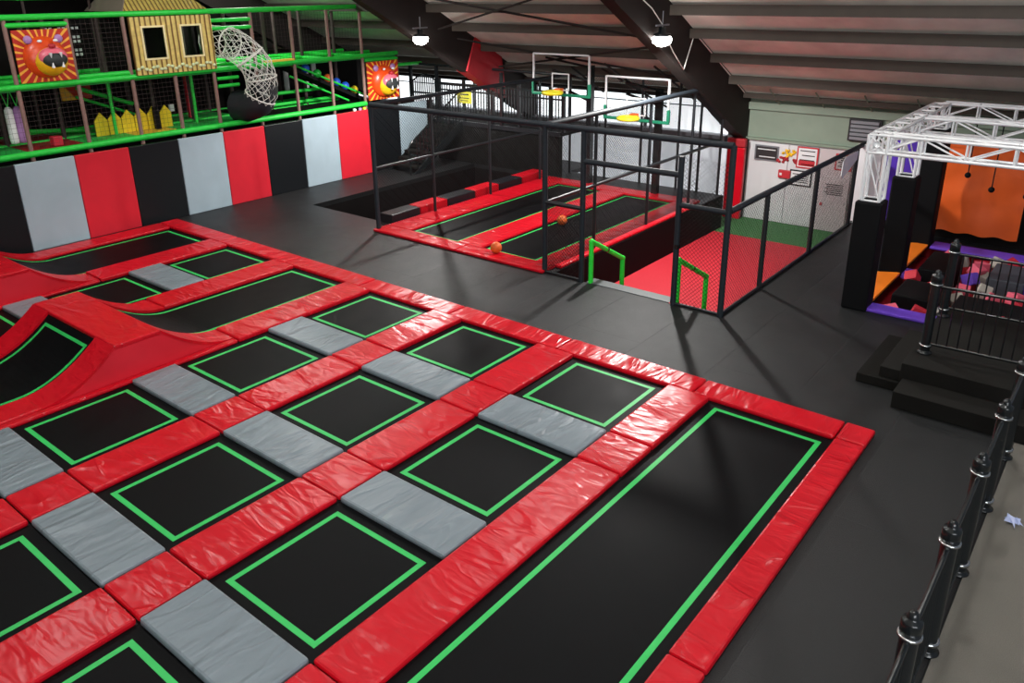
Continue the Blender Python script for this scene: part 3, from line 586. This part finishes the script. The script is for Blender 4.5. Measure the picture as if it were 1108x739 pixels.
for i,(xx,mt) in enumerate(((15.0,WHT),(15.2,LEAR),(15.36,YEL))):
    O(M().lathe((xx,17.76,1.62),[(0,0),(.05,0),(.05,.22),(0,.23)],8),'bottle',mt,['white','pink','yellow'][i]+' skittle standing above the last red wall pad','skittle','skittles above the wall pads')

# ------------------------------------------------------------------ course with truss on the right
TZ0,TZ1=2.57,2.84; TW=.27
def truss(p,q,w=TW,r=.027,lac=.58):
    """box truss between p and q: four chords and lacing"""
    p=Vector(p);q=Vector(q);d=(q-p);L=d.length;d.normalize()
    a=Vector((0,0,1)) if abs(d.z)<.5 else Vector((1,0,0)); b=d.cross(a).normalized(); a=b.cross(d)
    m=M(); h=w/2; cs=[a*h+b*h,a*h-b*h,-a*h-b*h,-a*h+b*h]
    for c in cs: m.tube(p+c,q+c,r,8)
    n=max(1,round(L/lac))
    for f in range(4):
        c0,c1=cs[f],cs[(f+1)%4]
        for k in range(n+1):
            u=L*k/n; m.tube(p+c0+d*u,p+c1+d*u,r*.6,6,caps=False)
            if k<n:
                e0,e1=(c0,c1) if (k+f//2)%2 else (c1,c0); m.tube(p+e0+d*u,p+e1+d*(L*(k+1)/n),r*.5,6,caps=False)
    return m
rig=T('truss_rig','bright aluminium box truss rig standing on black padded columns','truss',(15,1.5,0))
zc=(TZ0+TZ1)/2; yl=3.22
for x in (13.03,15.15,17.25):
    P(truss((x,yl,zc),(x,-1.0,zc)),'cross_beam',ALU,rig)
    P(truss((x,yl,1.815 if x<17 else 2.36),(x,yl,TZ0-.01)),'tower',ALU,rig)
P(truss((13.17,yl,zc),(17.11,yl,zc)),'side_beam',ALU,rig)
P(truss((13.03,yl-.001,TZ0),(13.03,yl-.001,TZ1),.28,.026,.27).lathe((12.88,yl,zc),[(.0,0),(.05,0),(.05,.02)],10,'-x'),'corner_block',ALU,rig)
for i,(x,l) in enumerate(((13.03,'nearest'),(15.15,'middle'),(17.25,'farthest'))):
    O(M().box(x-.2,x+.2,yl-.2,yl+.2,0,1.8 if i<2 else 2.35,.03),'padded_column',BLACKPAD,'%s black padded column round a truss leg of the course'%l,'column pad','black padded truss columns')
S(M().box(18.0,18.1,-1.5,4.25,0,2.1),'wall_course',DARK)
for i,(a,b) in enumerate(((3.95,4.3),(3.2,3.9))):
    O(M().box(17.93,18.,a,b,.2,2.0,.015),'wall_pad',PURPD,'purple padded wall panel behind the black columns, %s'%('farther left' if i==0 else 'nearer the orange sheet'),'wall pad','purple course wall panels')
O(M().box(17.93,18.,1.05,1.5,.2,2.2,.015),'wall_pad',PURPD,'purple padded wall panel right of the orange sheet at the photo edge','wall pad','purple course wall panels')
m=M(); nx,nz=26,20; vs=[];fs=[]
for j in range(nz+1):
    for i in range(nx+1):
        u,v=i/nx,j/nz; z=.19+1.75*v+(.02*math.sin(u*19) if j==0 else 0); vs.append((17.86+.02*math.sin(u*9+v*5)*(1-v)+.012*math.sin(v*14-u*6),3.1-1.46*u,z))
for j in range(nz):
    for i in range(nx): k=j*(nx+1)+i; fs.append((k,k+1,k+nx+2,k+nx+1))
of=varied('orange_banner',srgb(250,104,34),.5,.1,3.,.3,6.).m
q=T('orange_sheet','orange padded sheet hanging at the back of the truss course','wall sheet',(17.87,2.37,.19)); P(m.add(vs,fs,True).box(17.9,17.93,1.66,3.08,.25,1.94),'sheet',of,q); P(M().box(17.84,17.9,1.62,3.12,1.92,2.0),'hem',of,q)
# hanging grips
for i,(y,zl) in enumerate(((2.55,1.62),(2.12,1.40),(1.55,1.35))):
    q=T('hanging_grip','%s black ball grip hanging from the truss before the orange sheet'%('left','middle, lowest','right')[i],'grip',(16.9,y,zl)); P(M().tube((16.9,y,zl),(16.9,y,TZ0),.012,6),'rope',STEEL2,q); P(M().ball((16.9,y,zl-.04),.055),'ball',BLACKPAD,q)
    P(M().box(16.75,17.12,y-.02,y+.02,TZ0-.02,TZ0),'bracket',STEEL2,q)
# pit rim and ledges
O(M().box(12.88,13.22,-1.2,3.05,.002,.06,.02),'purple_edge',PURP,'purple padded edge along the front of the foam pit','pit edge','purple pit edges'); O(M().box(17.0,17.45,-1.2,3.0,.002,.06,.02),'purple_edge',PURP,'purple padded edge along the back of the foam pit below the orange sheet','pit edge','purple pit edges')
O(M().box(13.2,17.0,3.05,3.4,-.02,.03),'ledge',BLACKPAD,'black ledge along the left side of the foam pit','ledge')
for i,(a,b) in enumerate(((13.22,14.98),(15.42,17.16))):
    m=M().prism([(a,3.05),(b-.45,3.41),(b-.2,3.41),(b,3.04)],'z',.032,.075)
    O(m,'orange_wedge',ORG,'orange slanted wedge beside the %s black column'%('nearest' if i==0 else 'middle'),'wedge','orange wedges of the course')
O(M().box(15.0,15.4,2.7,3.04,-.05,.05,.02),'purple_ledge',PURF,'small purple ledge between the two orange wedges','ledge')
S(M().box(13.0,13.1,-2,3.4,-.65,-.01),'wall_foam_pit',REDM)
S(M().box(17.4,17.5,-2,3.4,-.65,-.12).box(13.1,17.4,3.36,3.44,-.65,-.12),'wall_foam_pit_back',REDM)
for b,mt,l in [((15.05,16.3,2.25,2.78),BLACKPAD,'large black foam box at the far left of the pit'),((13.65,14.6,2.1,2.85),BLACKPAD,'black foam box at the near left of the pit'),((15.2,16.2,1.15,1.72),DKGREY,'dark grey foam box in the middle of the pit'),((13.6,14.3,.9,1.95),BLACKPAD,'long black foam box at the front of the pit behind the railing'),((14.2,15.2,.3,.72),BLACKPAD,'black foam box at the right of the pit by the photo edge')]:
    O(M().box(b[0],b[1],b[2],b[3],-.65,.2 if b[0]>15 else .12,.03),'foam_box',mt,l,'foam box','foam boxes in the pit')
cl={'r':(REDF,'red'),'p':(PINK,'pink'),'g':(LGREY,'light grey'),'v':(PURF,'purple')}
spots=[('g',16.55,2.75),('p',16.6,2.5),('g',16.65,2.3),('r',16.75,2.0),('g',16.5,1.75),('p',16.3,1.95),('g',16.0,1.95),('p',15.8,2.0),('v',15.45,1.95),('g',15.85,1.8),('r',15.1,1.95),('r',16.7,1.55),('p',16.45,1.3),('r',16.4,1.05),('g',15.9,.95),('r',15.9,.7),('p',15.5,.95),('g',15.4,.75),('v',15.35,1.02),('v',15.0,.85),('r',14.9,1.3),('p',14.7,1.2),('r',14.5,1.15),('p',14.45,.95),('g',14.6,.85),('p',14.8,2.0),('g',14.5,1.98),('r',14.8,2.75),('g',13.35,2.0),('r',13.4,2.4),('p',13.45,2.75),('r',13.4,1.2),('p',13.35,.7),('r',14.9,2.45),('g',14.75,1.7),('p',14.6,1.55)]
for i,(c,x,y) in enumerate(spots):
    z=-.22+.25*((i*37)%10)/10; s=.105; o=M().box(x-s,x+s,y-s,y+s,z,z+.21,.012); ob=O(o,'foam_cube',cl[c][0],'%s foam cube lying in the foam pit'%cl[c][1],'foam cube','loose foam cubes in the pit'); ob.rotation_euler=(random.uniform(-.5,.5),random.uniform(-.5,.5),random.uniform(0,1.5))
S(M().box(13.1,17.4,-1.8,3.36,-.65,-.3),'floor',REDM)

# ------------------------------------------------------------------ raised step platform and railings
q=T('step_platform','dark carpeted step platform in front of the foam pit','steps',(11.3,1.2,0))
P(M().box(10.3,12.75,.2,1.9,0,.42,.008),'platform',STEPM,q); P(M().box(9.84,10.3,.2,1.86,0,.22,.008),'front_step',STEPM,q); P(M().box(10.3,11.85,1.9,2.42,0,.13,.008),'low_step',STEPM,q); P(M().box(10.36,11.85,1.9,2.16,.13,.28,.008),'middle_step',STEPM,q)
def bollard(root,x,y,z,h,r=.06):
    b=P(M().lathe((x,y,z),[(0,0),(r*1.5,0),(r*1.5,.02),(r*1.05,.03),(r,.05),(r,h-.2)],18),'post',STEEL2,root)
    P(M().lathe((x,y,z+h-.2),[(r,0),(r*1.14,0),(r*1.14,.11),(r*1.05,.13),(r*.68,.137),(r*.66,.155),(r*.5,.182),(r*.25,.197),(0,.2)],18),'cap',STEEL2,b)
    P(M().lathe((x,y,z+h-.19),[(r*1.12,-.014),(r*1.3,-.012),(r*1.3,.006),(r*1.12,.008)],18),'collar',CHROME,b,'bright collar ring'); P(M().lathe((x,y,z+.1),[(r,0),(r*1.3,0),(r*1.3,.03),(r,.03)],18),'collar',CHROME,b,'bright collar ring')
def railing(label,pts,z,h,group):
    """posts at pts, straight bays of pickets between them"""
    q=T('bollard_railing',label,'railing',(pts[0][0],pts[0][1],z),group)
    for x,y in pts: bollard(q,x,y,z,h)
    for (x0,y0),(x1,y1) in zip(pts,pts[1:]):
        a=Vector((x0,y0,0));b=Vector((x1,y1,0)); L=(b-a).length; d=(b-a).normalized()
        for zz,nm in ((h-.22,'top_rail'),(.14,'bottom_rail')): P(M().tube(a+Vector((0,0,z+zz)),b+Vector((0,0,z+zz)),.02,8),nm,STEEL2,q)
        n=int((L-.12)/.115)
        for k in range(n):
            c=a+d*(.12+(L-.24)*k/max(1,n-1)); P(M().tube(c+Vector((0,0,z+.14)),c+Vector((0,0,z+h-.22)),.0105,6,caps=False),'picket',STEEL2,q)
railing('black picket railing with round-capped posts at the lower right, beside the grey carpet',[(3.55,.55),(4.72,.55),(5.88,.55),(7.04,.55),(8.22,.55),(9.4,.55)],0,1.25,None)
railing('front black picket railing on the step platform',[(10.8,1.75),(10.86,.42)],.42,1.16,'railings on the step platform'); railing('rear black picket railing on the step platform, by the foam pit',[(12.3,1.84),(12.36,.42)],.42,1.18,'railings on the step platform')
m=M()
for k in range(7):
    t0=random.uniform(0,6.28); m.add([(8.1+.09*math.cos(t0)+random.uniform(-.03,.03),.27+.09*math.sin(t0),.014+random.uniform(0,.05)) for _ in range(1)]+[(8.1+random.uniform(-.07,.07),.27+random.uniform(-.07,.07),.014+random.uniform(0,.07)) for _ in range(3)],[(0,1,2),(0,2,3),(0,3,1),(1,3,2)])
O(m,'crumpled_wrapper',plain('pale_wrapper',srgb(190,200,235),.4).m,'crumpled pale blue and white wrapper on the carpet by the railing','wrapper')

# ------------------------------------------------------------------ things on the white wall
def poster(y1,y0,z0,z1,label,frame,face,lines,bar=None,name='poster',cat='sign'):
    q=T(name,label,cat,(19.95,(y0+y1)/2,z0)); x=19.96
    P(M().box(x-.02,x,y0,y1,z0,z1),'frame',frame,q); P(M().box(x-.026,x-.02,y0+.035,y1-.035,z0+.035,z1-.035),'face',face,q)
    if lines:
        m=M(); n=lines
        for k in range(n):
            zz=z1-.1-(z1-z0-.2)*k/max(1,n-1); m.box(x-.03,x-.026,y0+.08,y1-.08-.05*(k%2),zz-.012,zz+.012)
        P(m,'print',INK if face!=INK else PAPER,q)
    if bar: P(M().box(x-.03,x-.026,y0+.06,y1-.06,z0+.06,z0+.2),'red_bar',bar,q,'red bar')
poster(7.95,7.32,.74,1.13,'dark framed notice board nearest the red column on the white wall',GREYP,INK,2)
poster(6.85,6.32,.66,1.2,'tall red-framed notice on the white wall',SIGNR,PAPER,4,SIGNR)
poster(6.98,6.42,.2,.6,'grey notice below the tall red-framed one',STEEL,PAPER,5)
poster(5.9,5.5,.72,1.12,'faint pink notice at the right of the white wall',SIGNR,PINKW,5)
poster(6.15,5.55,.0,.45,'large faint notice on the door in the white wall',PINKW,PINKW,6)
q=T('alarm_box','small red alarm box on the white wall','alarm box',(19.93,7.1,.37)); P(M().box(19.88,19.965,6.95,7.26,.36,.56,.01),'box',SIGNR,q); P(M().box(19.875,19.88,7.16,7.22,.43,.49),'button',PAPER,q)
q=T('wall_decoration','yellow and dark red leafy decoration on the white wall','decoration',(19.94,7.1,.7)); m=M();m2=M()
for k in range(16):
    yy=7.1+random.uniform(-.2,.2); m.ball((19.945,yy,.98+random.uniform(-.09,.1)),.015,.035,.035,n=7,m=5)
for k in range(16): m2.ball((19.945,7.1+random.uniform(-.27,.27),.8+random.uniform(-.06,.08)),.015,.04,.035,n=7,m=5)
P(m,'yellow_leaves',LMUZ,q,'yellow leaves'); P(m2,'red_leaves',REDM,q,'dark red leaves')
q=T('wall_vent','grey louvred vent high on the wall above the truss course','vent',(19.93,5.3,1.47)); P(M().box(19.9,19.99,4.95,5.68,1.47,2.0),'frame',STEEL,q)
for k in range(5): P(M().box(19.86,19.9,5.0,5.63,1.51+.095*k,1.575+.095*k),'slat',GREYP,q)
# ------------------------------------------------------------------ lamps and added fill lights
def lamp(p,label,e,rad=.1):
    q=T('high_bay_lamp',label,'lamp',p); x,y,z=p
    P(M().lathe((x,y,z),[(.0,.2),(.07,.2),(.08,.1),(.17,.07),(.18,.03),(.16,.02)],20),'housing',STEEL2,q); P(M().lathe((x,y,z),[(.165,.03),(.2,-.02),(.18,-.1),(.1,-.16),(0,-.18)],20),'lens',LAMPG,q,'glowing lens')
    P(M().tube((x,y,z+.19),(x,y,z+.5),.012,6),'hanger',GREYP,q); P(M().box(x-.25,x+.25,y-.02,y+.02,z+.22,z+.25),'bracket',GREYP,q)
    l=bpy.data.lights.new('lamp_light','SPOT'); l.energy=e; l.shadow_soft_size=rad; l.color=(1,.98,.95); l.spot_size=math.radians(168); l.spot_blend=.35; lo=bpy.data.objects.new('lamp_light',l); C.objects.link(lo); lo.location=(x,y,z-.3)
lamp((14.75,8.0,4.04),'bright round lamp hanging in front of the right roof beam',1000)
lamp((14.9,14.9,3.85),'round lamp hanging in front of the left roof beam with the red padding',800)
O(M().path([(12.6,8.1,5.45),(14.3,8.0,4.6),(14.75,8.0,4.28)],.012,6),'cable',ROPE,'thin white cable running down to the right lamp','cable'); O(M().path([(14.85,8.05,4.2),(15.55,8.15,3.7),(16.1,8.17,3.3),(16.5,8.17,4.0),(16.45,8.17,4.1)],.012,6),'cable',ROPE,'thin white cable looping from the right lamp across the beam','cable')
O(M().path([(16.6,8.18,zr(16.6)-.06),(18.,8.18,zr(18)-.06),(19.7,8.18,zr(19.7)-.06)],.015,6).path([(16.6,8.18,zr(16.6)-.08),(16.55,7,3.95),(16.55,2,3.95)],.02,6),'edge_highlight',ROPE,'white line painting the lit roof beam edge, with the purlin line to its right','edge_highlight')  # white tube along the beam models the highlight on its lit flange
def area(loc,sx,sy,e,rot=(0,0,0),col=(1,1,1)):
    l=bpy.data.lights.new('rear_daylight','AREA'); l.shape='RECTANGLE'; l.size=sx; l.size_y=sy; l.energy=e; l.color=col
    o=bpy.data.objects.new('rear_daylight',l); C.objects.link(o); o.location=loc; o.rotation_euler=rot; return o
def roofpt(loc,e,r=.25):
    l=bpy.data.lights.new('roof_fill','POINT'); l.energy=e; l.shadow_soft_size=r; o=bpy.data.objects.new('roof_fill',l); C.objects.link(o); o.location=loc  # unseen fill point, added to light the roof panels and court
for y in (1.5,8.,14.5): roofpt((11.,y,6.2),280)
for y in (1.5,8.,14.5): roofpt((4.,y,7.6),330)
roofpt((13.,19.5,5.5),260)  # unseen fill, added to brighten the far roof bay
a=area((-3.5,-5,4.2),8,3,780,(0,0,0),(.93,.97,1)); a.rotation_euler=Vector((.5,.85,-.12)).to_track_quat('-Z','Y').to_euler()  # unseen area light behind the camera, in place of window daylight from there
W=bpy.data.worlds.new('world'); bpy.context.scene.world=W; W.use_nodes=True; bg=W.node_tree.nodes['Background']; bg.inputs[0].default_value=(.8,.88,1,1); bg.inputs[1].default_value=.2
sc=bpy.context.scene; sc.view_settings.view_transform='Standard'; sc.view_settings.look='None'; sc.view_settings.exposure=0; sc.view_settings.gamma=1
sc.view_settings.use_curve_mapping=False
